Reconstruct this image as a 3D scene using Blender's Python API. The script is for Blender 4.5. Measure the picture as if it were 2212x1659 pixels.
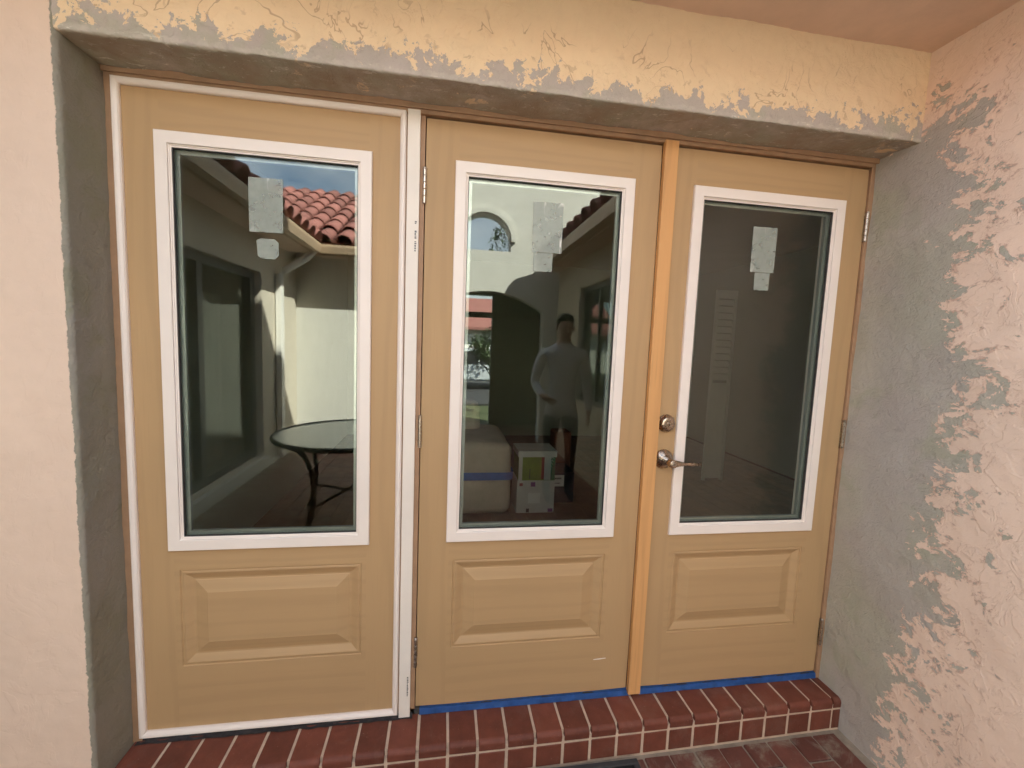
import bpy, bmesh, math, random
from mathutils import Vector, Matrix, noise as mnoise
random.seed(7)
R = math.radians
for o in list(bpy.data.objects): bpy.data.objects.remove(o, do_unlink=True)
scene = bpy.context.scene
col = scene.collection

# ------------------------------------------------------------------ camera
cd = bpy.data.cameras.new('camera'); cam = bpy.data.objects.new('camera', cd); col.objects.link(cam)
cd.sensor_fit = 'HORIZONTAL'; cd.sensor_width = 36.0; cd.lens = 939.175 / 2212 * 36
cd.clip_start = 0.02; cd.clip_end = 3000
def cam_matrix(rx, ry, rz, loc):
    cx, sx, cy, sy, cz, sz = math.cos(rx), math.sin(rx), math.cos(ry), math.sin(ry), math.cos(rz), math.sin(rz)
    B = Matrix(((1, 0, 0), (0, 0, -1), (0, 1, 0)))
    Ry = Matrix(((cy, 0, -sy), (0, 1, 0), (sy, 0, cy)))
    Rx = Matrix(((1, 0, 0), (0, cx, sx), (0, -sx, cx)))
    Rz = Matrix(((cz, -sz, 0), (sz, cz, 0), (0, 0, 1)))
    M = Rz @ Rx @ Ry @ B                       # rows: right, down, forward
    m = Matrix((M[0], -M[1], -M[2])).transposed().to_4x4()
    m.translation = loc
    return m
cam.matrix_world = cam_matrix(-0.0934, 0.1574, 0.0392, (-0.329, -1.482, 1.318))
scene.camera = cam

# ------------------------------------------------------------------ sky, sun, exposure
SUN = Vector((0.757, 0.65, 1.0)).normalized()      # towards the sun: over the roof of the house
w = bpy.data.worlds.new('World'); scene.world = w; w.use_nodes = True
nt = w.node_tree; nt.nodes.clear()
out = nt.nodes.new('ShaderNodeOutputWorld'); bg = nt.nodes.new('ShaderNodeBackground')
sky = nt.nodes.new('ShaderNodeTexSky'); sky.sky_type = 'NISHITA'; sky.sun_disc = False
sky.sun_elevation = math.asin(SUN.z); sky.sun_rotation = math.atan2(SUN.x, SUN.y)
sky.air_density = 1.0; sky.dust_density = 0.25; sky.ozone_density = 1.0
tc = nt.nodes.new('ShaderNodeTexCoord'); mp = nt.nodes.new('ShaderNodeMapping'); mp.inputs['Scale'].default_value = (1.0, 1.0, 2.2)
cn = nt.nodes.new('ShaderNodeTexNoise'); cn.inputs['Scale'].default_value = 2.3; cn.inputs['Detail'].default_value = 9; cn.inputs['Roughness'].default_value = .56
cr = nt.nodes.new('ShaderNodeMapRange'); cr.inputs[1].default_value = .40; cr.inputs[2].default_value = .66
cm = nt.nodes.new('ShaderNodeMath'); cm.operation = 'MULTIPLY'; cm.inputs[1].default_value = .60
mx = nt.nodes.new('ShaderNodeMix'); mx.data_type = 'RGBA'; mx.inputs[7].default_value = (12.5, 12.5, 12.5, 1)
nt.links.new(tc.outputs['Generated'], mp.inputs[0]); nt.links.new(mp.outputs[0], cn.inputs['Vector'])
nt.links.new(cn.outputs[0], cr.inputs[0]); nt.links.new(cr.outputs[0], cm.inputs[0]); nt.links.new(cm.outputs[0], mx.inputs[0])
nt.links.new(sky.outputs[0], mx.inputs[6]); nt.links.new(mx.outputs[2], bg.inputs[0]); nt.links.new(bg.outputs[0], out.inputs[0])
bg.inputs[1].default_value = 0.062
sl = bpy.data.lights.new('sun', 'SUN'); sl.energy = 5.0; sl.angle = R(0.5); sl.color = (1.0, .965, .90)
so = bpy.data.objects.new('sun', sl); col.objects.link(so); so.location = SUN * 30
so.rotation_euler = (-SUN).to_track_quat('-Z', 'Y').to_euler()
scene.view_settings.view_transform = 'Standard'; scene.view_settings.look = 'None'
scene.view_settings.gamma = 1.0; scene.view_settings.use_curve_mapping = False
scene.view_settings.exposure = 3.2
scene.render.engine = 'CYCLES'
scene.cycles.max_bounces = 12; scene.cycles.diffuse_bounces = 6; scene.cycles.glossy_bounces = 6; scene.cycles.transparent_max_bounces = 24
scene.cycles.caustics_reflective = False; scene.cycles.caustics_refractive = False

# ------------------------------------------------------------------ material helpers
def srgb(r, g, b):
    f = lambda c: (c / 255 / 12.92) if c / 255 <= .04045 else ((c / 255 + .055) / 1.055) ** 2.4
    return (f(r), f(g), f(b))
class NB:
    """small node builder"""
    def __init__(s, name):
        s.m = bpy.data.materials.new(name); s.m.use_nodes = True; s.t = s.m.node_tree; s.t.nodes.clear()
        s.out = s.t.nodes.new('ShaderNodeOutputMaterial')
        s.pos = s.node('ShaderNodeTexCoord').outputs['Object']
    def node(s, t, **p):
        n = s.t.nodes.new(t)
        for k, v in p.items(): setattr(n, k, v)
        return n
    def put(s, sock, v):
        if isinstance(v, bpy.types.NodeSocket): s.t.links.new(v, sock)
        elif v is not None:
            if isinstance(v, (tuple, list)) and sock.type == 'RGBA' and len(v) == 3: v = (*v, 1)
            sock.default_value = v
    def math(s, op, a, b=None, c=None, clamp=False):
        n = s.node('ShaderNodeMath', operation=op, use_clamp=clamp)
        s.put(n.inputs[0], a); s.put(n.inputs[1], b); s.put(n.inputs[2], c); return n.outputs[0]
    def xyz(s, v=None):
        n = s.node('ShaderNodeSeparateXYZ'); s.put(n.inputs[0], v or s.pos); return n.outputs
    def mapping(s, v=None, scale=(1, 1, 1), rot=(0, 0, 0), loc=(0, 0, 0)):
        n = s.node('ShaderNodeMapping'); s.put(n.inputs[0], v or s.pos)
        n.inputs['Scale'].default_value = scale; n.inputs['Rotation'].default_value = rot; n.inputs['Location'].default_value = loc
        return n.outputs[0]
    def noise(s, scale, detail=4, rough=.55, dist=0, v=None, col=False):
        n = s.node('ShaderNodeTexNoise'); s.put(n.inputs['Vector'], v or s.pos)
        n.inputs['Scale'].default_value = scale; n.inputs['Detail'].default_value = detail
        n.inputs['Roughness'].default_value = rough; n.inputs['Distortion'].default_value = dist
        return n.outputs[1 if col else 0]
    def rng(s, v, a, b, c=0., d=1., smooth=False):
        n = s.node('ShaderNodeMapRange', interpolation_type='SMOOTHSTEP' if smooth else 'LINEAR'); s.put(n.inputs[0], v)
        n.inputs[1].default_value = a; n.inputs[2].default_value = b; n.inputs[3].default_value = c; n.inputs[4].default_value = d
        return n.outputs[0]
    def mix(s, f, a, b, blend='MIX'):
        n = s.node('ShaderNodeMix', data_type='RGBA', blend_type=blend); s.put(n.inputs[0], f); s.put(n.inputs[6], a); s.put(n.inputs[7], b)
        return n.outputs[2]
    def bump(s, h, dist=.002, strength=1.0, n0=None):
        n = s.node('ShaderNodeBump'); s.put(n.inputs['Height'], h); n.inputs['Distance'].default_value = dist
        n.inputs['Strength'].default_value = strength
        if n0: s.put(n.inputs['Normal'], n0)
        return n.outputs[0]
    def bsdf(s, col, rough=.5, metal=0., spec=.5, normal=None):
        n = s.node('ShaderNodeBsdfPrincipled'); s.put(n.inputs['Base Color'], col); s.put(n.inputs['Roughness'], rough)
        s.put(n.inputs['Metallic'], metal); n.inputs['Specular IOR Level'].default_value = spec
        if normal: s.put(n.inputs['Normal'], normal)
        return n.outputs[0]
    def done(s, sh): s.t.links.new(sh, s.out.inputs[0]); return s.m
def pmat(name, c, rough=.5, var=.10, scale=14, bump=0., bscale=90, metal=0., spec=.5, perobj=0.):
    b = NB(name)
    n = b.noise(scale, 5, .6); f = b.rng(n, .3, .7, 1 - var, 1 + var)
    if perobj:
        oi = b.node('ShaderNodeObjectInfo'); f = b.math('MULTIPLY', f, b.rng(oi.outputs['Random'], 0, 1, 1 - perobj, 1 + perobj))
    vm = b.node('ShaderNodeVectorMath', operation='SCALE'); vm.inputs[0].default_value = c[:3]; b.put(vm.inputs['Scale'], f)
    r = b.rng(b.noise(scale * 3, 3), .3, .7, max(rough - .06, .02), min(rough + .06, 1))
    nm = b.bump(b.noise(bscale, 4, .6), bump) if bump else None
    return b.done(b.bsdf(vm.outputs[0], r, metal, spec, nm))

PAINT = srgb(226, 203, 184); PAINT_Y = srgb(236, 212, 176); GREY = srgb(146, 138, 125)
def stucco(name, paint, kind):
    b = NB(name); x, y, z = b.xyz()
    warp = b.noise(7, 3, .6, col=True)
    wv = b.node('ShaderNodeVectorMath', operation='MULTIPLY_ADD'); b.put(wv.inputs[0], warp); wv.inputs[1].default_value = (.05, .05, .05); b.put(wv.inputs[2], b.pos)
    wp = wv.outputs[0]
    trowel = b.noise(11, 6, .62, .6, b.mapping(wp, (1, 1, .8)))
    fine = b.noise(120, 4, .65)
    mid = b.noise(34, 5, .6)
    plate = b.rng(trowel, .50, .545, 0, 1, True)
    pv = b.rng(b.noise(2.2, 3, .5), .3, .7, 0, 1)
    pc = b.mix(pv, tuple(c * .95 for c in paint), tuple(min(c * 1.04, 1) for c in paint))
    pc = b.mix(b.rng(mid, .35, .75, 0, .12), pc, tuple(c * .72 for c in paint))
    gv = b.rng(b.noise(3.1, 4, .6), .35, .65, 0, 1)
    g1, g2, g3, g4 = ((147, 145, 129), (158, 153, 143), (142, 143, 120), (120, 117, 106)) if kind == 'wall' else ((183, 181, 166), (194, 189, 178), (177, 178, 157), (152, 149, 137)) if kind == 'side' else ((178, 170, 158), (190, 179, 172), (176, 174, 154), (146, 139, 130))
    gc = b.mix(gv, srgb(*g1), srgb(*g2))
    gc = b.mix(b.rng(b.noise(6, 5, .6, v=b.mapping(None, loc=(3, 1, 7))), .52, .62, 0, .6, True), gc, srgb(*g3))
    gc = b.mix(b.rng(b.noise(60, 5, .7), .55, .8, 0, .35), gc, srgb(*g4))
    if kind == 'header':
        n1 = b.noise(9, 7, .70, .5, b.mapping(wp, (1, 1, .9))); n2 = b.noise(46, 4, .65, .3, wp)
        d = b.math('SUBTRACT', z, 2.052)
        lim = b.math('ADD', b.math('MULTIPLY_ADD', b.math('SUBTRACT', n1, .5), .34, .052), b.math('MULTIPLY', b.math('SUBTRACT', n2, .5), .14))
        # shallow patches of bare render up the face, fading with height
        f = b.math('SUBTRACT', lim, d)
        mask = b.rng(f, -.0015, .0015)
        half = b.rng(f, -.030, -.026)
        sc = b.math('ABSOLUTE', b.math('SUBTRACT', b.noise(6.5, 3, .5, 1.6, b.mapping(wp, (1, 1, .75))), .5))
        line = b.math('MULTIPLY', b.rng(sc, .006, .011, 1, 0), b.math('MULTIPLY', b.rng(b.noise(5, 2, .5), .47, .53), b.rng(d, .16, .22, 1, 0)))
        blot = b.math('MULTIPLY', b.rng(b.noise(24, 5, .65, .4, wp), .60, .64), b.rng(d, .07, .16, .8, 0))
        pc = b.mix(b.math('MAXIMUM', b.math('MULTIPLY', line, .62), b.math('MULTIPLY', blot, .55)), pc, srgb(176, 148, 120))
        edge = b.rng(b.math('ADD', d, b.math('MULTIPLY', b.math('SUBTRACT', n2, .5), .05)), .010, .016, 1, 0)
        gc = b.mix(b.math('MULTIPLY', edge, b.rng(mid, .35, .65, .0, .75)), gc, srgb(200, 192, 180))
        under = b.rng(d, -.004, .003, 1, 0)
        mask = b.math('MAXIMUM', mask, under)
        gc = b.mix(b.math('MULTIPLY', under, .6), gc, srgb(152, 150, 124))
        fleck = b.math('MULTIPLY', b.rng(b.noise(70, 4, .7, .8, b.mapping(wp, (.35, 1, 1))), .60, .66), b.rng(b.math('ABSOLUTE', d), .004, .02, .75, 0))
        gc = b.mix(fleck, gc, srgb(226, 222, 210))
        gc = b.mix(b.math('MULTIPLY', under, b.rng(b.noise(4.3, 4, .6, v=b.mapping(wp, (1, 1, 1), loc=(9, 2, 0))), .44, .56, 0, .6)), gc, srgb(166, 142, 122))
    elif kind == 'side':
        st = b.mapping(wp, (1, 1.0, 1.3), (R(-30), 0, 0))
        n1 = b.noise(10, 7, .68, .7, st); n2 = b.noise(3, 3, .5, 0, wp); n3 = b.noise(42, 4, .6, 0, st)
        zz = b.math('SUBTRACT', z, 1.0)
        yb = b.math('MULTIPLY_ADD', b.math('MULTIPLY', zz, zz), .08, -.375)
        d = b.math('MINIMUM', b.math('SUBTRACT', y, yb), b.math('MULTIPLY', b.math('SUBTRACT', 2.11, z), 1.0))
        d = b.math('MULTIPLY', d, b.rng(d, 0, .1, 1, 2.2))
        nn = b.math('ADD', b.math('MULTIPLY', b.math('SUBTRACT', n1, .5), 1.15), b.math('MULTIPLY', b.math('SUBTRACT', n2, .5), .25))
        nn = b.math('ADD', nn, b.math('MULTIPLY', b.math('SUBTRACT', n3, .5), .30))
        f = b.math('ADD', d, nn)
        mask = b.rng(f, -.004, .004)
        mauve = b.rng(b.noise(2.6, 3, .5, v=b.mapping(None, loc=(5, 5, 2))), .50, .62, 0, .55, True)
        gc = b.mix(b.math('MULTIPLY', mauve, .5), gc, srgb(182, 170, 174))
        halo = b.math('MULTIPLY', b.rng(f, -.07, -.02), b.rng(n3, .44, .58, 0, .8))
        pc = b.mix(halo, pc, srgb(204, 172, 154))
    else:
        e = b.math('SUBTRACT', x, b.math('MULTIPLY_ADD', b.math('SUBTRACT', b.noise(45, 4, .7), .5), .016, -1.3115))
        mask = b.rng(e, -.001, .001)
        gc = b.mix(.25, gc, srgb(138, 131, 116))
    colr = b.mix(mask, pc, gc)
    # relief: trowel plates on the painted skim, grain everywhere, a step where the patch was floated on
    h = b.math('ADD', b.math('MULTIPLY', b.math('MULTIPLY', plate, b.rng(mask, 0, 1, 1, .12)), .30 if kind != 'wall' else .10), b.math('MULTIPLY', mid, b.rng(mask, 0, 1, .35 if kind != 'wall' else .14, .95)))
    h = b.math('ADD', h, b.math('MULTIPLY', fine, b.rng(mask, 0, 1, .22 if kind != 'wall' else .12, .9)))
    h = b.math('ADD', h, b.math('MULTIPLY', b.rng(b.noise(15, 5, .7, 1.2, b.mapping(wp, (1, 1, 1.6), loc=(2, 2, 2))), .52, .60, 0, 1, True), b.rng(mask, 0, 1, .18 if kind != 'wall' else .0, .30)))
    h = b.math('ADD', h, b.math('MULTIPLY', mask, -.45))
    nm = b.bump(h, .0032, .9)
    return b.done(b.bsdf(colr, .88, 0, .25, nm))

def grain(name, c, vertical, bare=False):
    b = NB(name)
    s = (1, 1, .10) if vertical else (.10, 1, 1)
    v = b.mapping(None, s)
    warp = b.noise(6, 2, .5, 0, v)
    rings = b.node('ShaderNodeTexWave', wave_type='BANDS', bands_direction='X' if vertical else 'Z', wave_profile='SIN')
    b.put(rings.inputs['Vector'], v); rings.inputs['Scale'].default_value = 5.5; rings.inputs['Distortion'].default_value = 14
    rings.inputs['Detail'].default_value = 3; rings.inputs['Detail Scale'].default_value = 1.1
    pores = b.noise(170, 3, .6, 0, b.mapping(None, (1, 1, .03) if vertical else (.03, 1, 1)))
    big = b.rng(b.noise(1.6, 3, .5), .3, .7, 0, 1)
    c0 = b.mix(big, tuple(k * .95 for k in c), tuple(k * 1.05 for k in c))
    k1, k2 = (.20, .25) if bare else (.12, .08)
    c1 = b.mix(b.math('MULTIPLY', b.rng(rings.outputs[0], .55, 1.0), k1), c0, tuple(k * .6 for k in c))
    c2 = b.mix(b.rng(pores, .55, .75, 0, k2), c1, tuple(k * .5 for k in c))
    h = b.math('ADD', b.math('MULTIPLY', pores, -.7), b.math('MULTIPLY', rings.outputs[0], -.25))
    return b.done(b.bsdf(c2, b.rng(warp, .3, .7, .48, .6), 0, .35, b.bump(h, .0004, .5)))

def glassmat(name, refl=.09, tint=(.92, .95, .92), ripple=0.0):
    b = NB(name)
    lw = b.node('ShaderNodeLayerWeight'); lw.inputs[0].default_value = .5
    fac = b.math('MULTIPLY_ADD', b.math('POWER', lw.outputs['Facing'], 5.0), .85 - refl, refl)
    tr = b.node('ShaderNodeBsdfTransparent'); tr.inputs[0].default_value = (*tint, 1)
    gl = b.node('ShaderNodeBsdfGlossy'); gl.inputs['Roughness'].default_value = 0.0; gl.inputs[0].default_value = (.96, 1.0, .95, 1)
    if ripple: b.put(gl.inputs['Normal'], b.bump(b.noise(2.2, 1, .4), ripple, 1))
    ms = b.node('ShaderNodeMixShader'); b.put(ms.inputs[0], fac); b.t.links.new(tr.outputs[0], ms.inputs[1]); b.t.links.new(gl.outputs[0], ms.inputs[2])
    return b.done(ms.outputs[0])
def filmmat(name):
    b = NB(name)
    smear = b.rng(b.noise(16, 2, .5, 1.0, b.mapping(None, (1.6, 1, .45))), .60, .64, 0, 1)
    smear = b.math('MULTIPLY', smear, b.rng(b.noise(9, 2, .5, v=b.mapping(None, loc=(4, 0, 2))), .46, .56))
    al = b.math('MULTIPLY_ADD', smear, .30, b.rng(b.noise(40, 3), .3, .7, .34, .42))
    c = b.mix(smear, srgb(196, 206, 196), srgb(240, 240, 232))
    tr = b.node('ShaderNodeBsdfTransparent'); ms = b.node('ShaderNodeMixShader'); b.put(ms.inputs[0], al)
    b.t.links.new(tr.outputs[0], ms.inputs[1]); b.t.links.new(b.bsdf(c, .35, 0, .4), ms.inputs[2])
    return b.done(ms.outputs[0])
def brickmat(name, c, dirt=.25, perobj=.16):
    b = NB(name); oi = b.node('ShaderNodeObjectInfo')
    rv = b.node('ShaderNodeVectorMath', operation='ADD'); b.put(rv.inputs[0], b.pos); b.put(rv.inputs[1], oi.outputs['Location'])
    v = rv.outputs[0]
    f = b.math('MULTIPLY', b.rng(oi.outputs['Random'], 0, 1, 1 - perobj, 1 + perobj), b.rng(b.noise(16, 5, .65, v=v), .3, .7, .80, 1.16))
    vm = b.node('ShaderNodeVectorMath', operation='SCALE'); vm.inputs[0].default_value = c; b.put(vm.inputs['Scale'], f)
    haze = b.math('MULTIPLY', b.rng(b.noise(7, 5, .7, .5, v=v), .50, .66, 0, 1, True), b.rng(b.noise(60, 3, .7, v=v), .35, .6, .4, 1))
    cc = b.mix(b.math('MULTIPLY', haze, dirt), vm.outputs[0], srgb(142, 128, 112))
    spots = b.rng(b.noise(150, 2, .5, v=v), .70, .76, 0, .5)
    cc = b.mix(spots, cc, srgb(150, 120, 100))
    return b.done(b.bsdf(cc, .62, 0, .35, b.bump(b.noise(80, 5, .65, v=v), .0012, .8)))

M = {}
M['wall'] = stucco('stucco_wall', PAINT, 'wall'); M['header'] = stucco('stucco_lintel', PAINT_Y, 'header'); M['side'] = stucco('stucco_side', srgb(243, 219, 200), 'side')
M['soffit'] = pmat('soffit_paint', srgb(226, 199, 178), .8, .06, 8, .0012, 40)
TAN = srgb(186, 154, 113)
M['door_v'] = grain('door_stile', TAN, True); M['door_h'] = grain('door_rail', TAN, False)
M['bare'] = grain('bare_pine', srgb(216, 164, 108), True, True)
M['jamb'] = pmat('jamb_brown', srgb(166, 132, 102), .6, .12, 18, .0006, 120)
M['white'] = pmat('white_vinyl', srgb(243, 233, 224), .42, .025, 6)
M['white2'] = pmat('white_primed', srgb(238, 230, 219), .5, .03, 9, .0004, 160)
M['glass'] = glassmat('door_glass', .057)
M['film'] = filmmat('label_film')
M['spacer'] = pmat('spacer_grey', srgb(168, 172, 168), .35, .05, 20, metal=.5)
M['gasket'] = pmat('gasket', srgb(70, 68, 66), .6, .1, 20)
M['nickel'] = pmat('satin_nickel', srgb(176, 160, 142), .27, .06, 60, metal=1.0)
M['hinge'] = pmat('hinge_steel', srgb(196, 186, 172), .30, .12, 60, metal=1.0)
M['black'] = pmat('black', (.008, .008, .008), .6, .1, 20)
M['sealant'] = pmat('sealant', srgb(48, 44, 44), .8, .5, 40, .002, 60)
M['tape'] = pmat('painters_tape', srgb(66, 116, 190), .65, .18, 30, .0008, 60)
M['brick'] = brickmat('step_brick', srgb(114, 64, 50), .14, .2)
M['paver'] = brickmat('patio_brick', srgb(112, 70, 60), .95)
M['mortar'] = pmat('mortar', srgb(200, 178, 156), .9, .14, 30, .0015, 120)
M['mortar2'] = pmat('mortar_grey', srgb(150, 138, 122), .9, .2, 25, .002, 120)
M['mat'] = pmat('mat_rubber', srgb(58, 58, 60), .7, .15, 30, .0012, 200)
M['matdark'] = pmat('mat_rubber_dark', srgb(20, 20, 21), .8, .15, 30)
M['print'] = pmat('ink', srgb(120, 118, 116), .6, .4, 60)
M['cream'] = pmat('courtyard_stucco', srgb(211, 209, 200), .9, .06, 6, .004, 26)
M['gutter'] = pmat('gutter_paint', srgb(196, 170, 142), .5, .06, 8)
M['whitem'] = pmat('white_metal', srgb(238, 236, 228), .45, .04, 8)
M['tile'] = pmat('roof_tile', srgb(150, 98, 90), .8, .18, 9, .002, 60, perobj=.22)
M['tilebase'] = pmat('roof_under', srgb(104, 62, 52), .9, .2, 9)
M['frame_d'] = pmat('bronze_frame', srgb(46, 46, 50), .45, .1, 20)
M['curtain'] = pmat('curtain', srgb(222, 212, 196), .9, .08, 10)
M['winglass'] = glassmat('window_glass', .045, (.75, .78, .75))
M['table'] = pmat('table_frame', srgb(62, 66, 54), .5, .1, 20)
M['tglass'] = pmat('frosted_glass', srgb(206, 214, 200), .22, .05, 30, spec=.9)
M['floor'] = pmat('oak_floor', srgb(120, 88, 62), .45, .25, 5, perobj=.15)
M['roomwall'] = pmat('room_wall', srgb(172, 178, 160), .9, .04, 3)
M['wrap'] = pmat('wrap_cloth', srgb(206, 190, 168), .8, .12, 7, .004, 18)
M['card_w'] = pmat('carton_white', srgb(214, 212, 202), .7, .06, 14)
M['card_g'] = pmat('carton_green', srgb(128, 150, 52), .6, .25, 9)
M['green'] = pmat('carton_dark_green', srgb(26, 104, 66), .6, .1, 9)
M['red'] = pmat('carton_red', srgb(158, 64, 50), .6, .1, 9)
M['purple'] = pmat('carton_purple', srgb(120, 64, 124), .6, .1, 9)
M['dark'] = pmat('dark_plastic', srgb(44, 44, 48), .5, .1, 12)
M['orange'] = pmat('orange_bag', srgb(122, 68, 42), .7, .1, 12)
M['shirt'] = pmat('shirt', srgb(186, 186, 192), .9, .08, 12, .004, 14)
M['pants'] = pmat('trousers', srgb(38, 38, 44), .9, .1, 12)
M['skin'] = pmat('skin', srgb(140, 96, 78), .55, .06, 12)
M['hair'] = pmat('hair', srgb(48, 38, 30), .7, .15, 60)
M['shoe'] = pmat('shoe', srgb(34, 32, 32), .6, .1, 12)
M['leaf'] = pmat('leaf', (.05, .085, .025), .6, .35, 3)
M['bark'] = pmat('bark', srgb(92, 74, 58), .9, .2, 12, .006, 30)
M['carpaint'] = pmat('car_paint', srgb(200, 206, 208), .25, .03, 4)
M['asphalt'] = pmat('asphalt', (.05, .05, .052), .9, .15, 3)
M['earth'] = pmat('grass_ground', (.07, .085, .035), .95, .3, 1.5)
M['beam'] = pmat('beam_brown', srgb(84, 52, 40), .7, .12, 10)
M['wing2'] = pmat('wing_stucco_shade', srgb(172, 158, 138), .9, .06, 6, .004, 26)  # right wing's copy of the wing stucco, its shade deepened in the colour
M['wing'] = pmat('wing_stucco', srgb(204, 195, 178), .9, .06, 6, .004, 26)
M['olive'] = pmat('olive_paint', srgb(112, 110, 90), .8, .08, 6)
M['louver'] = pmat('shutter_paint', srgb(200, 206, 192), .6, .04, 8)

# ------------------------------------------------------------------ object helpers
def root_loc(p):
    v = Vector((0, 0, 0))
    while p is not None: v += p.location; p = p.parent
    return v
def link(name, me, mat, parent=None, smooth=False):
    o = bpy.data.objects.new(name, me); col.objects.link(o)
    for m in (mat if isinstance(mat, (list, tuple)) else [mat]): me.materials.append(m)
    if smooth:
        for p in me.polygons: p.use_smooth = True
    if parent is not None: o.parent = parent
    return o
def obj(name, bm, mat, parent=None, smooth=False):
    """bmesh in world coordinates -> one mesh object (child of parent)"""
    if parent is not None: bmesh.ops.translate(bm, verts=bm.verts, vec=-root_loc(parent))
    bmesh.ops.recalc_face_normals(bm, faces=bm.faces)
    me = bpy.data.meshes.new(name); bm.to_mesh(me); bm.free()
    return link(name, me, mat, parent, smooth)
def tag(o, label=None, cat=None, group=None, kind=None):
    for k, v in (('label', label), ('category', cat), ('group', group), ('kind', kind)):
        if v: o[k] = v
    return o
def thing(name, label, cat, loc=(0, 0, 0), group=None):
    o = bpy.data.objects.new(name, None); col.objects.link(o); o.location = loc; o.empty_display_size = .1
    return tag(o, label, cat, group)
def NBM(): return bmesh.new()
def box(bm, x0, x1, y0, y1, z0, z1, bev=0., seg=2):
    r = bmesh.ops.create_cube(bm, size=1)
    vs = r['verts']
    bmesh.ops.scale(bm, vec=(x1 - x0, y1 - y0, z1 - z0), verts=vs)
    bmesh.ops.translate(bm, vec=((x0 + x1) / 2, (y0 + y1) / 2, (z0 + z1) / 2), verts=vs)
    if bev:
        es = list({e for v in vs for e in v.link_edges})
        bmesh.ops.bevel(bm, geom=es, offset=bev, segments=seg, profile=.5, affect='EDGES')
    return bm
def boxo(name, x0, x1, y0, y1, z0, z1, mat, parent=None, bev=0., seg=2): return obj(name, box(NBM(), x0, x1, y0, y1, z0, z1, bev, seg), mat, parent)
def rings(bm, rect, prof, closed=True):
    """sweep a profile of (inset, y) round the rectangle (x0,x1,z0,z1) in the plane of the doors"""
    x0, x1, z0, z1 = rect; rs = []
    for o, y in prof:
        rs.append([bm.verts.new(c) for c in ((x0 + o, y, z0 + o), (x1 - o, y, z0 + o), (x1 - o, y, z1 - o), (x0 + o, y, z1 - o))])
    n = len(rs)
    for i in range(n if closed else n - 1):
        a, b = rs[i], rs[(i + 1) % n]
        for k in range(4): bm.faces.new((a[k], a[(k + 1) % 4], b[(k + 1) % 4], b[k]))
    return rs
def lathe(bm, prof, org, axis='y', seg=32):
    """prof: (radius, height) ; height runs along -y (out of the door) or +z"""
    rs = []
    for r, h in prof:
        ring = []
        for k in range(seg):
            a = 2 * math.pi * k / seg; c, s = r * math.cos(a), r * math.sin(a)
            p = (org[0] + c, org[1] - h, org[2] + s) if axis == 'y' else (org[0] + c, org[1] + s, org[2] + h)
            ring.append(bm.verts.new(p))
        rs.append(ring)
    for a, b in zip(rs, rs[1:]):
        for k in range(seg): bm.faces.new((a[k], a[(k + 1) % seg], b[(k + 1) % seg], b[k]))
    bm.faces.new(rs[0]); bm.faces.new(rs[-1])
    return bm
def tube(bm, pts, rad, seg=8):
    pts = [Vector(p) for p in pts]; rs = []
    up = Vector((0, 0, 1))
    for i, p in enumerate(pts):
        d = (pts[min(i + 1, len(pts) - 1)] - pts[max(i - 1, 0)]).normalized()
        s = d.cross(up if abs(d.z) < .9 else Vector((1, 0, 0))).normalized(); t = s.cross(d)
        r = rad[i] if isinstance(rad, (list, tuple)) else rad
        rs.append([bm.verts.new(p + s * r * math.cos(2 * math.pi * k / seg) + t * r * math.sin(2 * math.pi * k / seg)) for k in range(seg)])
    for a, b in zip(rs, rs[1:]):
        for k in range(seg): bm.faces.new((a[k], a[(k + 1) % seg], b[(k + 1) % seg], b[k]))
    bm.faces.new(rs[0]); bm.faces.new(rs[-1])
    return bm
def prism(bm, poly, axis, a0, a1):
    """extrude a 2-D polygon along an axis: 'x' (poly = y,z), 'y' (poly = x,z), 'z' (poly = x,y)"""
    f = {'x': lambda p, a: (a, p[0], p[1]), 'y': lambda p, a: (p[0], a, p[1]), 'z': lambda p, a: (p[0], p[1], a)}[axis]
    A = [bm.verts.new(f(p, a0)) for p in poly]; B = [bm.verts.new(f(p, a1)) for p in poly]
    n = len(poly); bm.faces.new(A); bm.faces.new(B[::-1])
    for k in range(n): bm.faces.new((A[k], A[(k + 1) % n], B[(k + 1) % n], B[k]))
    return bm
def cutout(name, outer, holes, depth, frame, mat, parent):
    """flat wall with holes: 2-D filled curve extruded to a slab; frame maps (u,v,w) to world"""
    cu = bpy.data.curves.new('tmp', 'CURVE'); cu.dimensions = '2D'; cu.fill_mode = 'BOTH'; cu.extrude = depth / 2
    for poly in [outer] + holes:
        sp = cu.splines.new('POLY'); sp.points.add(len(poly) - 1); sp.use_cyclic_u = True
        for pt, q in zip(sp.points, poly): pt.co = (q[0], q[1], 0, 1)
    to = bpy.data.objects.new('tmp', cu); col.objects.link(to)
    dg = bpy.context.evaluated_depsgraph_get()
    me = bpy.data.meshes.new_from_object(to.evaluated_get(dg))
    bpy.data.objects.remove(to); bpy.data.curves.remove(cu)
    bm = bmesh.new(); bm.from_mesh(me); bpy.data.meshes.remove(me)
    for v in bm.verts: v.co = Vector(frame(*v.co))
    bmesh.ops.remove_doubles(bm, verts=bm.verts, dist=1e-5)
    return obj(name, bm, mat, parent)
def ry(yv): return .03 - yv          # distance measured behind the glass -> real distance in front of it
G = -.15                             # courtyard level (threshold of the doors = 0)

# ================================================================== ground and room floor
gb = NBM(); box(gb, -400, 400, -400, 400, -.9, -.30); tag(obj('ground', gb, M['earth']), kind='structure')
rb = NBM(); box(rb, -120, 120, ry(22), ry(9.5), -.29, -.24); tag(obj('road', rb, M['asphalt']), kind='structure')

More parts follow.
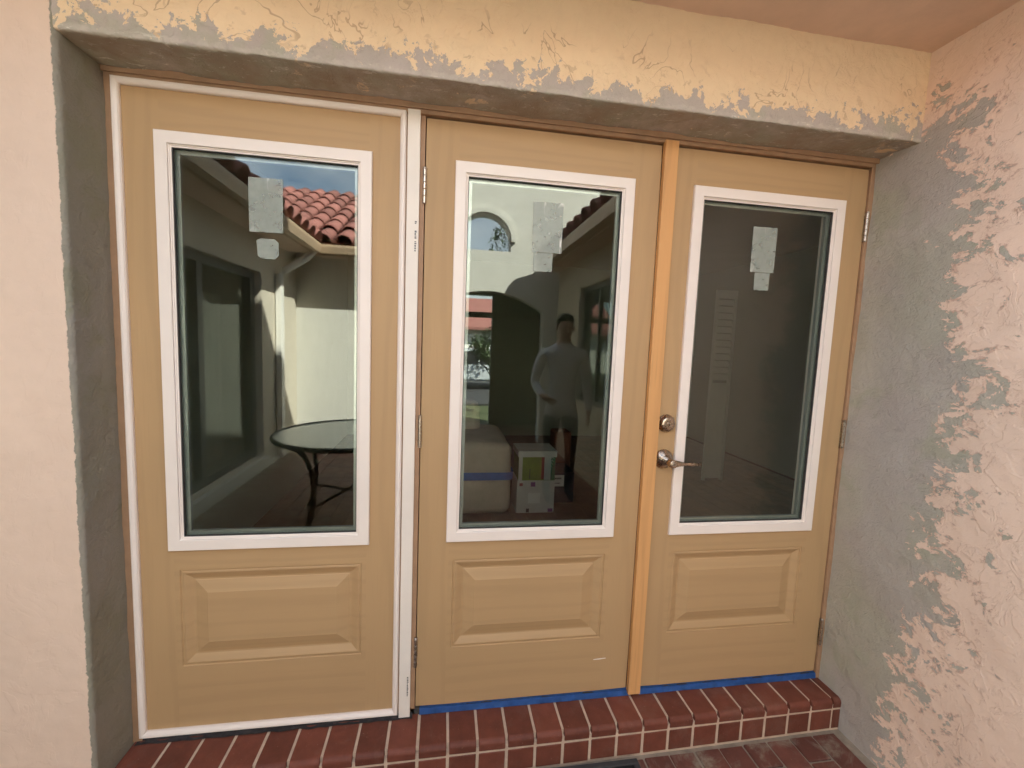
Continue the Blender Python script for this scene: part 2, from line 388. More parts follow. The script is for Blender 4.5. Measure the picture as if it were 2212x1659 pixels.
# ================================================================== the house: front wall, lintel, soffit, upper storey
house = thing('house', 'peach stucco house front with unpainted grey render patched around the doorway', 'house')
XL, XR, YF, ZH = -1.30, 1.253, -.162, 2.050
def strip(name, prof, sweep, axis, mat, parent, amp=.0035):
    bm = NBM(); rows = []
    for s in sweep:
        row = []
        for p, nrm in prof:
            q = Vector((p[0], p[1], s)) if axis == 'z' else Vector((s, p[0], p[1]))
            n = Vector((nrm[0], nrm[1], 0)) if axis == 'z' else Vector((0, nrm[0], nrm[1]))
            d = mnoise.fractal(q * 5, 1, 2, 3) * amp + (mnoise.noise(q * 38) * .42 + mnoise.noise(q * 95) * .22) * amp
            row.append(bm.verts.new(q + n * d))
        rows.append(row)
    for a, b in zip(rows, rows[1:]):
        for k in range(len(a) - 1): bm.faces.new((a[k], a[k + 1], b[k + 1], b[k]))
    return obj(name, bm, mat, parent, True)
def lin(a, b, n): return [a + (b - a) * i / (n - 1) for i in range(n)]
r = .012
prof = [((x, YF), (0, -1)) for x in lin(-2.40, XL - r, 90)]
prof += [((XL - r + r * math.sin(a), YF + r - r * math.cos(a)), (math.sin(a), -math.cos(a))) for a in lin(.25, math.pi / 2, 5)]
prof += [((XL, y), (1, 0)) for y in lin(YF + r + .008, .06, 18)]
strip('front_wall', prof, lin(-.30, 2.40, 230), 'z', M['wall'], house)
r = .006
prof = [((YF, z), (-1, 0)) for z in lin(2.40, ZH + r, 48)]
prof += [((YF + r - r * math.cos(a), ZH + r - r * math.sin(a)), (-math.cos(a), -math.sin(a))) for a in lin(.25, math.pi / 2, 5)]
prof += [((y, ZH), (0, -1)) for y in lin(YF + r + .008, .06, 18)]
def sag(x): return 0
strip('lintel', prof, lin(XL - .004, XR + .02, 420), 'x', M['header'], house, .0065)
boxo('soffit', -2.27, 1.02, -.62, YF + .02, 2.335, 2.36, M['soffit'], house)
boxo('fascia', -2.27, 1.02, -.645, -.622, 2.31, 2.47, M['gutter'], house)
# upper storey: the tall block that throws the courtyard into shade
boxo('upper_wall', -4.2, 5.0, .12, 6.5, 2.62, 6.35, M['cream'], house)
bm = NBM(); prism(bm, [(-.30, 6.55), (-.30, 6.70), (3.3, 8.0), (6.9, 6.70), (6.9, 6.55)], 'x', -4.5, 5.3); obj('upper_roof', bm, M['tile'], house)
bm = NBM(); prism(bm, [(-.66, 2.475), (-.66, 2.50), (.118, 2.90), (.118, 2.475)], 'x', -2.27, 1.02); obj('porch_roof', bm, M['tile'], house)
bm = NBM(); prism(bm, [(-.75, 2.36), (-.65, 2.36), (-.65, 2.46), (-.755, 2.46), (-.765, 2.43)], 'x', -1.93, 1.0); obj('gutter', bm, M['gutter'], house)

# ================================================================== right wing (the wall at the side of the doorway)
right = thing('right_wing', 'stucco wing with tiled eave whose wall meets the doorway on its right', 'building', (1.253, -2.3, G))
bm = NBM(); rows = []
for z in lin(-.30, 2.40, 200):
    row = []
    for y in lin(.06, -1.35, 110):
        q = Vector((XR, y, z)); d = mnoise.fractal(q * 5, 1, 2, 3) * .0045 + mnoise.noise(q * 38) * .0018
        row.append(bm.verts.new(q - Vector((d, 0, 0))))
    rows.append(row)
for a, b in zip(rows, rows[1:]):
    for k in range(len(a) - 1): bm.faces.new((a[k], a[k + 1], b[k + 1], b[k]))
rw0 = thing('tmp', None, None)
bpy.data.objects.remove(rw0)
side = obj('side_wall', bm, M['side'], None, True)
side.parent = right; side.location = -root_loc(right)
# the wall beyond, with its window
cutout('wall', [(-1.35, -.35), (ry(4.62), -.35), (ry(4.62), 2.40), (-1.35, 2.40)],
       [[(ry(2.56), .67), (ry(3.60), .67), (ry(3.60), 2.0), (ry(2.56), 2.0)]], .18, lambda u, v, w_: (XR + .09 + w_, u, v), M['wing2'], right)
wn = NBM()
for a, b_, c, d in ((2.56, 3.60, .67, .72), (2.56, 3.60, 1.95, 2.0), (2.56, 2.61, .722, 1.948), (3.55, 3.60, .722, 1.948), (3.06, 3.10, .722, 1.948)):
    box(wn, XR + .06, XR + .11, ry(b_), ry(a), c, d)
wf = obj('window', wn, M['frame_d'], right)
boxo('pane', XR + .08, XR + .088, ry(3.58), ry(2.58), .70, 1.97, M['winglass'], wf)
def shell(name, x0, x1, y0, y1, z0, z1, openside, mat, parent):
    bm = NBM(); t = .04
    if openside != 'x0': box(bm, x0 - t, x0, y0 - t, y1 + t, z0 - t, z1 + t)
    if openside != 'x1': box(bm, x1, x1 + t, y0 - t, y1 + t, z0 - t, z1 + t)
    box(bm, x0, x1, y0 - t, y0, z0, z1); box(bm, x0, x1, y1, y1 + t, z0, z1)
    box(bm, x0, x1, y0 - t, y1 + t, z0 - t, z0); box(bm, x0, x1, y0 - t, y1 + t, z1, z1 + t)
    return obj(name, bm, mat, parent)
shell('room_shell', XR + .185, XR + 2.2, ry(4.4), ry(1.8), .0, 2.30, 'x0', M['roomwall'], right)
boxo('soffit', 1.02, 1.26, ry(4.60), YF + .02, 2.335, 2.36, M['soffit'], right)
bm = NBM(); prism(bm, [(1.0, 2.31), (1.02, 2.31), (1.02, 2.46), (1.0, 2.46)], 'y', ry(4.6), -.66); obj('fascia', bm, M['gutter'], right)
bm = NBM(); prism(bm, [(.905, 2.33), (.995, 2.33), (.995, 2.43), (.885, 2.43), (.885, 2.40)], 'y', ry(4.35), -.78); obj('gutter', bm, M['gutter'], right)

# ---- barrel tiles
def tile_mesh():
    bm = NBM(); L, r0, r1, t = .46, .108, .095, .016; seg = 7; rows = []
    for y, rr in ((0, r0), (L, r1)):
        rows.append([bm.verts.new((-rr * math.cos(math.pi * k / seg), y, rr * math.sin(math.pi * k / seg))) for k in range(seg + 1)] +
                    [bm.verts.new(((rr - t) * math.cos(math.pi * k / seg), y, (rr - t) * math.sin(math.pi * k / seg))) for k in range(seg + 1)])
    a, b = rows; n = len(a)
    for k in range(n): bm.faces.new((a[k], a[(k + 1) % n], b[(k + 1) % n], b[k]))
    for row in rows:
        for k in range(seg): bm.faces.new((row[k], row[k + 1], row[n - 2 - k], row[n - 1 - k]))
    bmesh.ops.recalc_face_normals(bm, faces=bm.faces)
    me = bpy.data.meshes.new('tile'); bm.to_mesh(me); bm.free(); me.materials.append(M['tile'])
    for p in me.polygons: p.use_smooth = True
    return me
TILE = tile_mesh()
def tile_roof(parent, name, p0, along, up, length, rows, pitch=.245, course=.37, mat=None):
    """p0: eave start; along/up: unit vectors; a sheet below, one object for every tile"""
    p0, along, up = Vector(p0), Vector(along).normalized(), Vector(up).normalized(); n = along.cross(up).normalized()
    if n.z < 0: n = -n
    bm = NBM(); D = rows * course + .1
    vs = [bm.verts.new(p0 + along * a + up * b - n * c) for c in (0, .05) for a, b in ((0, 0), (length, 0), (length, D), (0, D))]
    for f in ((0, 1, 2, 3), (7, 6, 5, 4), (0, 4, 5, 1), (1, 5, 6, 2), (2, 6, 7, 3), (3, 7, 4, 0)): bm.faces.new([vs[k] for k in f])
    base = obj(name, bm, M['tilebase'], parent)
    xa = along if along.cross(up).dot(n) > 0 else -along
    for i in range(rows):
        for j in range(int(length / pitch)):
            o = bpy.data.objects.new('tile', TILE); col.objects.link(o); o.parent = base
            tilt = (up + n * -.045 + along * random.uniform(-.015, .015)).normalized(); nn = xa.cross(tilt).normalized()
            c = p0 + along * (pitch * (j + .5)) + up * (i * course - .05) + n * (.012 + .02 * (i > 0) + random.uniform(0, .006))
            m = Matrix((xa, tilt, nn)).transposed().to_4x4(); m.translation = c - root_loc(parent)
            o.matrix_local = m
    return base
tile_roof(right, 'roof', (.97, ry(4.55), 2.47), (0, 1, 0), (1, 0, .45), 3.7, 3)

# ================================================================== left wing with the sliding door
left = thing('left_wing', 'shaded stucco wing with sliding glass door reflected in the sidelight glass', 'building', (-2.27, -2.3, G))
LX = -2.27
cutout('wall', [(YF + .0, -.35), (ry(5.2), -.35), (ry(5.2), 2.40), (YF + .0, 2.40)],
       [[(ry(1.55), -.02), (ry(3.60), -.02), (ry(3.60), 1.96), (ry(1.55), 1.96)]], .2, lambda u, v, w_: (LX - .1 + w_, u, v), M['wing'], left)
bm = NBM()
for a, b_, c, d in ((1.55, 3.60, -.02, .05), (1.55, 3.60, 1.89, 1.96), (1.55, 1.62, .052, 1.888), (3.50, 3.60, .052, 1.888), (2.50, 2.58, .052, 1.888)):
    box(bm, LX - .135, LX - .07, ry(b_), ry(a), c, d)
sd = obj('sliding_door', bm, M['frame_d'], left)
boxo('pane', LX - .12, LX - .112, ry(3.52), ry(1.60), .03, 1.91, M['winglass'], sd)
bm = NBM()
ys = lin(ry(3.05), ry(1.5), 60)
va = [bm.verts.new((LX - .155 - .012 * math.sin(i * 1.3), y, .12)) for i, y in enumerate(ys)]
vb = [bm.verts.new((LX - .155 - .012 * math.sin(i * 1.3), y, 1.66)) for i, y in enumerate(ys)]
for k in range(59): bm.faces.new((va[k], va[k + 1], vb[k + 1], vb[k]))
rr_ = bmesh.ops.solidify(bm, geom=bm.faces[:], thickness=.006)
obj('curtain', bm, M['curtain'], left)
shell('room_shell', LX - 2.4, LX - .205, ry(4.4), ry(.9), -.02, 2.28, 'x1', M['roomwall'], left)
boxo('sill', LX - .02, LX + .05, ry(3.64), ry(1.5), -.12, -.03, M['cream'], left)
boxo('plinth', LX - .01, LX + .035, ry(4.69), ry(1.0), G - .02, -.122, M['cream'], left)
boxo('soffit', LX - .01, -1.94, ry(4.37), -.66, 2.335, 2.36, M['soffit'], left)
boxo('fascia', -1.96, -1.94, ry(4.36), -.66, 2.31, 2.46, M['gutter'], left)
bm = NBM(); prism(bm, [(-1.935, 2.33), (-1.855, 2.33), (-1.835, 2.40), (-1.835, 2.43), (-1.935, 2.43)], 'y', ry(4.28), -.77); obj('gutter', bm, M['gutter'], left)
tile_roof(left, 'roof', (-1.90, ry(4.5), 2.47), (0, 1, 0), (-1, 0, .47), 3.6, 3)
bm = NBM(); box(bm, -2.262, -2.20, ry(4.06), ry(3.96), G, 1.92, .006)
obj('downspout', bm, M['whitem'], left)
bm = NBM(); tube(bm, [(-2.23, ry(4.01), 1.90), (-2.23, ry(4.01), 2.0), (-2.19, ry(4.04), 2.06), (-2.08, ry(4.14), 2.16), (-2.0, ry(4.22), 2.24), (-1.93, ry(4.26), 2.34)], [.04, .04, .042, .04, .043, .04], 10)
obj('elbow', bm, M['whitem'], left)

# ================================================================== far wing and the tall entry wall
far = thing('far_wing', 'sunlit stucco wing with red barrel tile roof closing the courtyard', 'building', (-1.6, ry(4.7), G))
boxo('wall', LX + .001, -.95, ry(4.92), ry(4.7), -.35, 2.42, M['cream'], far)
boxo('soffit', -1.94, -.95, ry(4.72), ry(4.38), 2.335, 2.36, M['soffit'], far)
boxo('fascia', -1.94, -.95, ry(4.38), ry(4.36), 2.31, 2.46, M['gutter'], far)
bm = NBM(); prism(bm, [(ry(4.355), 2.33), (ry(4.275), 2.33), (ry(4.255), 2.40), (ry(4.255), 2.43), (ry(4.355), 2.43)], 'x', -1.85, -.95); obj('gutter', bm, M['gutter'], far)
tile_roof(far, 'roof', (-4.4, ry(4.33), 2.47), (1, 0, 0), (0, -1, .50), 3.43, 8)
ent = thing('entry_wall', 'tall sunlit stucco wall with an arched window above an arched gateway', 'wall', (.3, ry(4.82), G))
def arc(cx, zc, rx, rz, a0, a1, n): return [(cx + rx * math.cos(a), zc + rz * math.sin(a)) for a in lin(a0, a1, n)]
win = [(.19 - .37, 2.588), (.19 + .37, 2.588)] + arc(.19, 2.72, .37, .372, 0, math.pi, 25)
R_ = 1.31; hw = .80; a_ = math.asin(hw / R_)
door = [(.28 - hw, -.20), (.28 + hw, -.20)] + [(.28 + R_ * math.sin(t), 2.035 - R_ + R_ * math.cos(t)) for t in lin(a_, -a_, 25)]
cutout('wall', [(-.949, -.35), (2.6, -.35), (2.6, 3.9), (-.949, 3.9)], [win, door], .26, lambda u, v, w_: (u, ry(4.70) - .13 - w_, v), M['cream'], ent)
bm = NBM()
wo = arc(.19, 2.72, .43, .432, 0, math.pi, 25); wi = arc(.19, 2.72, .372, .374, 0, math.pi, 25)
A = [[bm.verts.new((q[0], yy, q[1])) for q in lst] for yy in (ry(4.66), ry(4.70)) for lst in (wo, wi)]
for k in range(24):
    for a, b in ((0, 1), (1, 3), (3, 2), (2, 0)): bm.faces.new((A[a][k], A[a][k + 1], A[b][k + 1], A[b][k]))
for k in (0, 24): bm.faces.new((A[0][k], A[1][k], A[3][k], A[2][k]))
obj('window_moulding', bm, M['cream'], ent)
boxo('coping', -1.0, 2.65, ry(4.98), ry(4.66), 3.9, 3.97, M['cream'], ent)
boxo('gate_ceiling', -.8, 1.9, ry(6.6), ry(4.97), 2.16, 2.24, M['olive'], ent)
boxo('gate_side', 1.62, 1.8, ry(6.2), ry(4.97), -.3, 2.158, M['olive'], ent)
boxo('gate_back', .50, 1.80, ry(6.4), ry(6.22), -.3, 2.158, M['olive'], ent)
boxo('gate_side', -.72, -.60, ry(6.2), ry(4.97), -.3, 2.158, M['olive'], ent)
boxo('gate_beam', -.8, 1.6, ry(6.20), ry(6.06), 1.74, 1.83, M['beam'], ent)
boxo('gate_post', 1.36, 1.46, ry(6.04), ry(5.94), -.3, 1.82, M['beam'], ent)

# ================================================================== courtyard paving
pat = boxo('patio', -2.30, 1.36, ry(6.4), .20, -.30, G - .006, M['mortar2']); tag(pat, kind='structure')
def brick_mesh(name, lx, ly, lz, mat, bev=.003):
    bm = box(NBM(), -lx / 2, lx / 2, -ly / 2, ly / 2, -lz, 0, bev, 1)
    me = bpy.data.meshes.new(name); bmesh.ops.recalc_face_normals(bm, faces=bm.faces); bm.to_mesh(me); bm.free(); me.materials.append(mat); return me
PB = brick_mesh('brick', .093, .193, .05, M['paver']); PB2 = brick_mesh('brick_half', .093, .093, .05, M['paver'])
def yfront(x): return -.120 - .040 * (1.24 - x) / 2.54
for k in range(-12, 13):
    x = .065 + .1 * k
    if x > 1.23 or x < -1.31: continue
    y = yfront(x) - .010
    halfrow = (k % 2 == 0)
    first = True
    while y > -1.0:
        L = .1 if (first and halfrow) else .2
        o = bpy.data.objects.new('brick', PB2 if L < .15 else PB); col.objects.link(o); o.parent = pat
        o.location = (x + random.uniform(-.002, .002), y - L / 2, G + random.uniform(-.0015, .0015)); o.rotation_euler = (random.uniform(-.006, .006), random.uniform(-.006, .006), random.uniform(-.008, .008))
        y -= L; first = False
# the paving further out: still bricks, joined
bm = NBM(); j = 0; y = -1.06
while y > ry(6.0):
    x = -2.20 + (.1 if j % 2 else 0)
    while x < 1.2:
        box(bm, x, min(x + .193, 1.24), y - .093, y, G - .04, G + random.uniform(-.002, .002)); x += .2
    y -= .1; j += 1
x = -2.23
while x < -1.40:
    y = -.17 - (.1 if int(round(x * 10)) % 2 else 0)
    while y > -.95: box(bm, x, x + .093, y - .193, y, G - .04, G + random.uniform(-.002, .002)); y -= .2
    x += .1
o = obj('brick_paving', bm, M['paver'], pat); tag(o, kind='stuff')

# ================================================================== brick step
step = thing('brick_step', 'red brick step with bullnose edge running below the three doors', 'step', (0, -.07, G))
bm = NBM(); prism(bm, [(XL + .004, .055), (XL + .004, yfront(-1.3) + .003), (1.25, yfront(1.25) + .003), (1.25, .055)], 'z', G - .02, -.046)
prism(bm, [(XL + .004, .055), (XL + .004, yfront(-1.3) + .017), (1.25, yfront(1.25) + .017), (1.25, .055)], 'z', -.0455, -.0278)
obj('mortar_bed', bm, M['mortar'], step)
def nose_mesh():
    bm = NBM(); pts = [(0, -.05), (0, 0)]
    rr = .016
    for a in lin(math.pi / 2, math.pi, 6): pts.append((-.135 + rr + rr * math.cos(a), -rr + rr * math.sin(a)))
    pts += [(-.135, -.034), (-.131, -.037), (-.10, -.05)]
    prism(bm, pts, 'x', -.0452, .0452); bmesh.ops.bevel(bm, geom=[e for e in bm.edges if abs(e.verts[0].co.x - e.verts[1].co.x) < 1e-6], offset=.0018, segments=1, affect='EDGES')
    bmesh.ops.recalc_face_normals(bm, faces=bm.faces)
    me = bpy.data.meshes.new('brick_nose'); bm.to_mesh(me); bm.free(); me.materials.append(M['brick'])
    return me
NOSE = nose_mesh(); FACE = brick_mesh('brick_face', .0905, .02, .078, M['brick'], .0022)
for k in range(-14, 13):
    x = .065 + .1 * k; sx = 1.
    if x > 1.2: x, sx = 1.233, .36
    if x < -1.26: x, sx = -1.272, .52
    if x < -1.33: continue
    o = bpy.data.objects.new('brick', NOSE); col.objects.link(o); o.parent = step
    o.location = Vector((x, 0.004, -.025 + random.uniform(-.001, .001))) - root_loc(step); o.scale = (sx, -(yfront(x) - .004) / .135, 1); o.rotation_euler = (0, random.uniform(-.005, .005), random.uniform(-.003, .003))
    o = bpy.data.objects.new('brick', FACE); col.objects.link(o); o.parent = step
    o.location = Vector((x, yfront(x) + .011, -.069 + random.uniform(-.001, .001))) - root_loc(step); o.scale = (sx, 1, 1); o.rotation_euler = (0, random.uniform(-.006, .006), math.atan(.0157))

# ================================================================== door frame
LW, LH = .802, 2.02
XC = {'l': -.872, 'c': .0005, 'r': .835}
fr = thing('door_frame', 'brown wooden door frame with a white mullion cover between sidelight and double doors', 'door frame', (0, 0, -.03))
boxo('jamb', XL - .02, -1.2735, -.012, .11, -.028, 2.046, M['jamb'], fr, .002)
boxo('jamb', 1.2385, XR + .02, -.008, .11, -.028, 2.046, M['jamb'], fr, .002)
boxo('head', -1.273, 1.238, -.014, .11, 2.0245, 2.075, M['jamb'], fr, .002)
boxo('head_stop', XL, XR, -.022, -.0145, 2.036, 2.06, M['jamb'], fr, .002)
boxo('mullion', -.4705, -.4035, -.004, .11, -.028, 2.024, M['jamb'], fr, .001)
mc = boxo('mullion_cover', -.458, -.419, -.016, -.0045, -.030, 2.034, M['white2'], fr, .0015)
bm = NBM()
zz = 1.690
for n, dz in ((6, .010), (1, .004), (5, .010), (0, 0)):
    pass
z = 1.695
while z > 1.600:
    h = random.choice((.003, .0045, .006)); wd = random.uniform(.004, .0065)
    if random.random() > .16: box(bm, -.4315, -.4315 + wd, -.0164, -.016, z - h, z)
    z -= h + random.choice((.0015, .002, .006 if random.random() < .2 else .002))
z = .13
while z > .055:
    h = random.choice((.003, .0045, .006)); wd = random.uniform(.004, .006)
    if random.random() > .16: box(bm, -.431, -.431 + wd, -.0164, -.016, z - h, z)
    z -= h + .002
obj('ink_print', bm, M['print'], mc)
boxo('threshold', -1.272, 1.238, -.004, .11, -.030, -.004, M['gasket'], fr)
# bead round the fixed panel
bm = NBM(); rings(bm, (-1.283, -.4622, -.0165, 2.0305), [(0, -.003), (0, -.012), (.004, -.0165), (.010, -.0165), (.016, -.013), (.019, -.008), (.019, -.0006), (.004, -.0006)])
obj('glazing_bead', bm, M['white'], fr)
# black sealant under the fixed panel
bm = NBM(); xs = lin(-1.288, -.41, 90); up, lo = [], []
for x in xs:
    a = mnoise.noise(Vector((x * 22, 1, 0))) * .004; c = mnoise.noise(Vector((x * 15, 5, 0))) * .004
    up.append((bm.verts.new((x, -.006, -.014)), bm.verts.new((x, -.012 + c, -.0245 + a * .4)))); lo.append(bm.verts.new((x, -.024 + a * 2 - max(0, -.55 - x) * .006, -.0235)))
for k in range(89):
    bm.faces.new((up[k][0], up[k + 1][0], up[k + 1][1], up[k][1])); bm.faces.new((up[k][1], up[k + 1][1], lo[k + 1], lo[k]))
obj('sealant', bm, M['sealant'], fr, True)

# ================================================================== doors
FW2, PW2 = .3069, .2816; FZ0, FZ1, PZ0, PZ1 = .618, 1.8965, .2167, .5489
def make_door(key, name, label, sticker, st2):
    cx = XC[key]; x0, x1 = cx - LW / 2, cx + LW / 2
    d = thing(name, label, 'door', (cx, .02, 0))
    # leaf: stiles and rails of one moulded skin, with openings for the glass and the panel
    hx0, hx1 = cx - FW2 + .010, cx + FW2 - .010
    px0, px1 = cx - PW2, cx + PW2
    xs = [x0, hx0, px0, px1, hx1, x1]; zs = [0, PZ0, PZ1, FZ0 + .010, FZ1 - .010, LH]
    bm = NBM(); vv = {}
    def V(i, j, y):
        k = (i, j, y)
        if k not in vv: vv[k] = bm.verts.new((xs[i], y, zs[j]))
        return vv[k]
    def hole(i, j): return (1 <= i <= 3 and j == 3) or (i == 2 and j == 1)
    solid = {(i, j) for i in range(5) for j in range(5) if not hole(i, j)}
    for (i, j) in solid:
        for y in (0., .045):
            f = bm.faces.new((V(i, j, y), V(i + 1, j, y), V(i + 1, j + 1, y), V(i, j + 1, y)))
            f.material_index = 0 if i in (0, 4) else 1
        for (di, dj, e) in ((-1, 0, ((i, j), (i, j + 1))), (1, 0, ((i + 1, j), (i + 1, j + 1))), (0, -1, ((i, j), (i + 1, j))), (0, 1, ((i, j + 1), (i + 1, j + 1)))):
            if (i + di, j + dj) not in solid:
                (a, b), (c, e2) = e
                bm.faces.new((V(a, b, 0.), V(c, e2, 0.), V(c, e2, .045), V(a, b, .045)))
    es = [e for e in bm.edges if all(abs(v.co.y) < 1e-6 for v in e.verts) and (all(abs(v.co.x - x0) < 1e-6 for v in e.verts) or all(abs(v.co.x - x1) < 1e-6 for v in e.verts) or all(v.co.z < 1e-6 for v in e.verts) or all(v.co.z > LH - 1e-6 for v in e.verts))]
    bmesh.ops.bevel(bm, geom=es, offset=.002, segments=2, affect='EDGES')
    leaf = obj('leaf', bm, [M['door_v'], M['door_h']], d)
    # raised panel
    bm = NBM()
    rs = rings(bm, (px0, px1, PZ0, PZ1), [(0, .0), (.002, .0035), (.005, .0038), (.008, .0015), (.012, .0012), (.016, .0030), (.034, .0125), (.040, .0130), (.0415, .0115), (.078, .0010), (.080, .0002)], closed=False)
    bm.faces.new(rs[-1]); obj('raised_panel', bm, M['door_h'], d)
    # white lite frame, outside and inside
    rect = (cx - FW2, cx + FW2, FZ0, FZ1)
    bm = NBM(); rings(bm, rect, [(0, -.0005), (0, -.010), (.0022, -.0125), (.0335, -.0125), (.0352, -.0115), (.0360, -.0065), (.0385, -.0060), (.0395, -.0035), (.0430, -.0030), (.0430, .0070), (.0115, .0070), (.0115, -.0005)])
    lf = obj('lite_frame', bm, M['white'], d)
    bm = NBM(); rings(bm, rect, [(.0432, .0066), (.0432, -.0012), (.0452, -.0012), (.0452, .0066)]); obj('gasket', bm, M['gasket'], lf)
    bm = NBM(); rings(bm, rect, [(.0395, .0145), (.056, .0145), (.056, .0265), (.0395, .0265)]); obj('spacer', bm, M['spacer'], lf)
    bm = NBM(); rings(bm, rect, [(0, .0455), (0, .054), (.030, .057), (.043, .050), (.043, .033), (.0115, .033), (.0115, .0455)]); obj('inner_frame', bm, M['white'], lf)
    boxo('glass', rect[0] + .0385, rect[1] - .0385, .0075, .0135, rect[2] + .0385, rect[3] - .0385, M['glass'], d)
    for (a, b_, c, e2, cut) in (sticker, st2):
        pts = [(a + cut * .010, e2), (b_ - cut * .012, e2), (b_, e2 - cut * .010), (b_, c + cut * .012), (b_ - cut * .010, c), (a + cut * .012, c), (a, c + cut * .008), (a - cut * .003, e2 - cut * .006)]
        if not cut: pts = [(a, e2), (b_, e2 + .001), (b_ - .001, c + .001), (a + .001, c)]
        bm = NBM(); prism(bm, pts, 'y', .0067, .0073); obj('label_film', bm, M['film'], d)
    return d
dl = make_door('l', 'sidelight', 'tan fixed door panel with white glazing bead around its edge and no hinges', (-.932, -.833, 1.630, 1.792, 0), (-.908, -.847, 1.550, 1.611, 1))
dc = make_door('c', 'door', 'tan door with glass between white mullion cover and bare wooden astragal', (-.043, .062, 1.630, 1.797, 0), (-.036, .031, 1.566, 1.6285, 0))
dr = make_door('r', 'door', 'tan door with lever handle and deadbolt beside the patched grey wall', (.781, .880, 1.616, 1.779, 0), (.802, .864, 1.550, 1.6145, 0))
def hinge(parent, x, z0, z1, y=-.006, side=1):
    bm = NBM(); n = 5; L = (z1 - z0) / n
    for k in range(n): lathe(bm, [(.0052, 0), (.0062, .001), (.0062, L - .0016), (.0052, L - .0008)], (x, y, z0 + k * L), 'z', 14)
    lathe(bm, [(.003, 0), (.0066, .002), (.0066, .004), (.004, .007)], (x, y, z1 - .001), 'z', 14)
    lathe(bm, [(.004, 0), (.0066, .003), (.0066, .005)], (x, y, z0 - .0045), 'z', 14)
    box(bm, min(x, x + side * .006), max(x, x + side * .006), -.0012, .002, z0, z1)
    obj('hinge', bm, M['hinge'], parent, False)
for a, b in ((1.757, 1.862), (.957, 1.060), (.160, .263)): hinge(dc, -.4035, a, b)
for a, b in ((1.757, 1.860), (.958, 1.062), (.125, .230)): hinge(dr, 1.2405, a, b, -.0075, -1)
# astragal on the middle door
boxo('astragal', .4025, .4515, -.022, -.0008, -.012, 2.031, M['bare'], dc, .0015)
# deadbolt
bm = NBM(); lathe(bm, [(.0335, 0), (.0335, .006), (.0325, .0075), (.030, .009), (.0265, .022), (.024, .0245), (.012, .0255)], (.487, 0, 1.046), 'y', 40)
bo = obj('deadbolt', bm, M['nickel'], dr, True)
bm = NBM(); lathe(bm, [(.0085, .024), (.0085, .0275), (.0078, .0280), (.0070, .0272)], (.488, 0, 1.045), 'y', 24); obj('key_cylinder', bm, M['nickel'], bo)
boxo('keyway', .4872, .4888, -.0282, -.0270, 1.040, 1.050, M['black'], bo)
# lever
bm = NBM(); lathe(bm, [(.0365, 0), (.0365, .004), (.0350, .006), (.0185, .021), (.0170, .022), (.0165, .020), (.0145, .020), (.0140, .060)], (.488, 0, .911), 'y', 40)
le = obj('lever_rose', bm, M['nickel'], dr, True)
bm = NBM()
tube(bm, [(.484, -.066, .9105), (.500, -.066, .9105), (.512, -.066, .910), (.530, -.0665, .909), (.560, -.067, .9085), (.598, -.0665, .9085)], [.0135, .0135, .0105, .0072, .0068, .0066], 16)
lathe(bm, [(.0145, .050), (.0150, .056), (.0150, .076), (.0135, .079), (.010, .0795)], (.488, 0, .911), 'y', 28)
lv = obj('lever', bm, M['nickel'], dr, True)
bm = NBM(); lathe(bm, [(.0080, .0785), (.0080, .0815), (.0072, .082)], (.488, 0, .911), 'y', 24); obj('key_cylinder', bm, M['hinge'], le)
boxo('keyway', .4835, .4925, -.0824, -.0815, .9098, .9116, M['black'], le)
# small scrape of bare primer low on the middle door
bm = NBM(); prism(bm, [(.262, .127), (.285, .1268), (.312, .1295), (.311, .132), (.280, .131), (.262, .1292)], 'y', -.0003, .0002); obj('scrape', bm, M['white2'], dc)

# ================================================================== blue painter's tape along the threshold
def tape(name, label, xa, xb):
    bm = NBM(); n = 60; A, B, C_ = [], [], []
    for x in lin(xa, xb, n):
        w1 = mnoise.noise(Vector((x * 18, 0, 3))) * .0012; w2 = mnoise.noise(Vector((x * 9, 4, 3))) * .0015
        A.append(bm.verts.new((x, .006, -.0038))); B.append(bm.verts.new((x, -.0075 + w1, -.0040 + w1))); C_.append(bm.verts.new((x, -.0115 + w2, -.0232)))
    for k in range(n - 1):
        bm.faces.new((A[k], A[k + 1], B[k + 1], B[k])); bm.faces.new((B[k], B[k + 1], C_[k + 1], C_[k]))
    bmesh.ops.solidify(bm, geom=bm.faces[:], thickness=.0006)
    tag(obj(name, bm, M['tape']), label, 'tape', 'blue tape along the threshold')
tape('painters_tape', 'blue painter tape strip below the middle door', -.385, .412)
tape('painters_tape', 'blue painter tape strip below the door with the lever handle', .452, 1.236)

# ================================================================== door mat
MX0, MX1, MY0, MY1 = -.56, .385, -.62, -.152
dm = thing('door_mat', 'black rubber scroll-pattern mat lying on the bricks against the step', 'mat', (-.09, -.38, G))
boxo('base', MX0, MX1, MY0, MY1, G + .001, G + .006, M['matdark'], dm, .001)
bm = NBM()
for a, b_, c, d in ((MX0, MX1, MY1 - .022, MY1 - .002), (MX0, MX1, MY0, MY0 + .02), (MX0, MX0 + .02, MY0 + .02, MY1 - .022), (MX1 - .02, MX1, MY0 + .02, MY1 - .022)): box(bm, a, b_, c, d, G + .005, G + .013, .002, 1)
obj('border', bm, M['mat'], dm)
bm = NBM()
for x in lin(MX0 + .14, MX1 - .13, 6): box(bm, x - .006, x + .006, MY0 + .021, MY1 - .023, G + .005, G + .012, .002, 1)
for x in lin(MX0 + .07, MX1 - .07, 7):
    for y in lin(MY0 + .08, MY1 - .07, 4):
        pts = [(x + (.012 + .034 * t) * math.cos(t * 7), y + (.012 + .034 * t) * math.sin(t * 7), G + .008) for t in lin(0, 1, 16)]
        tube(bm, pts, .0055, 6)
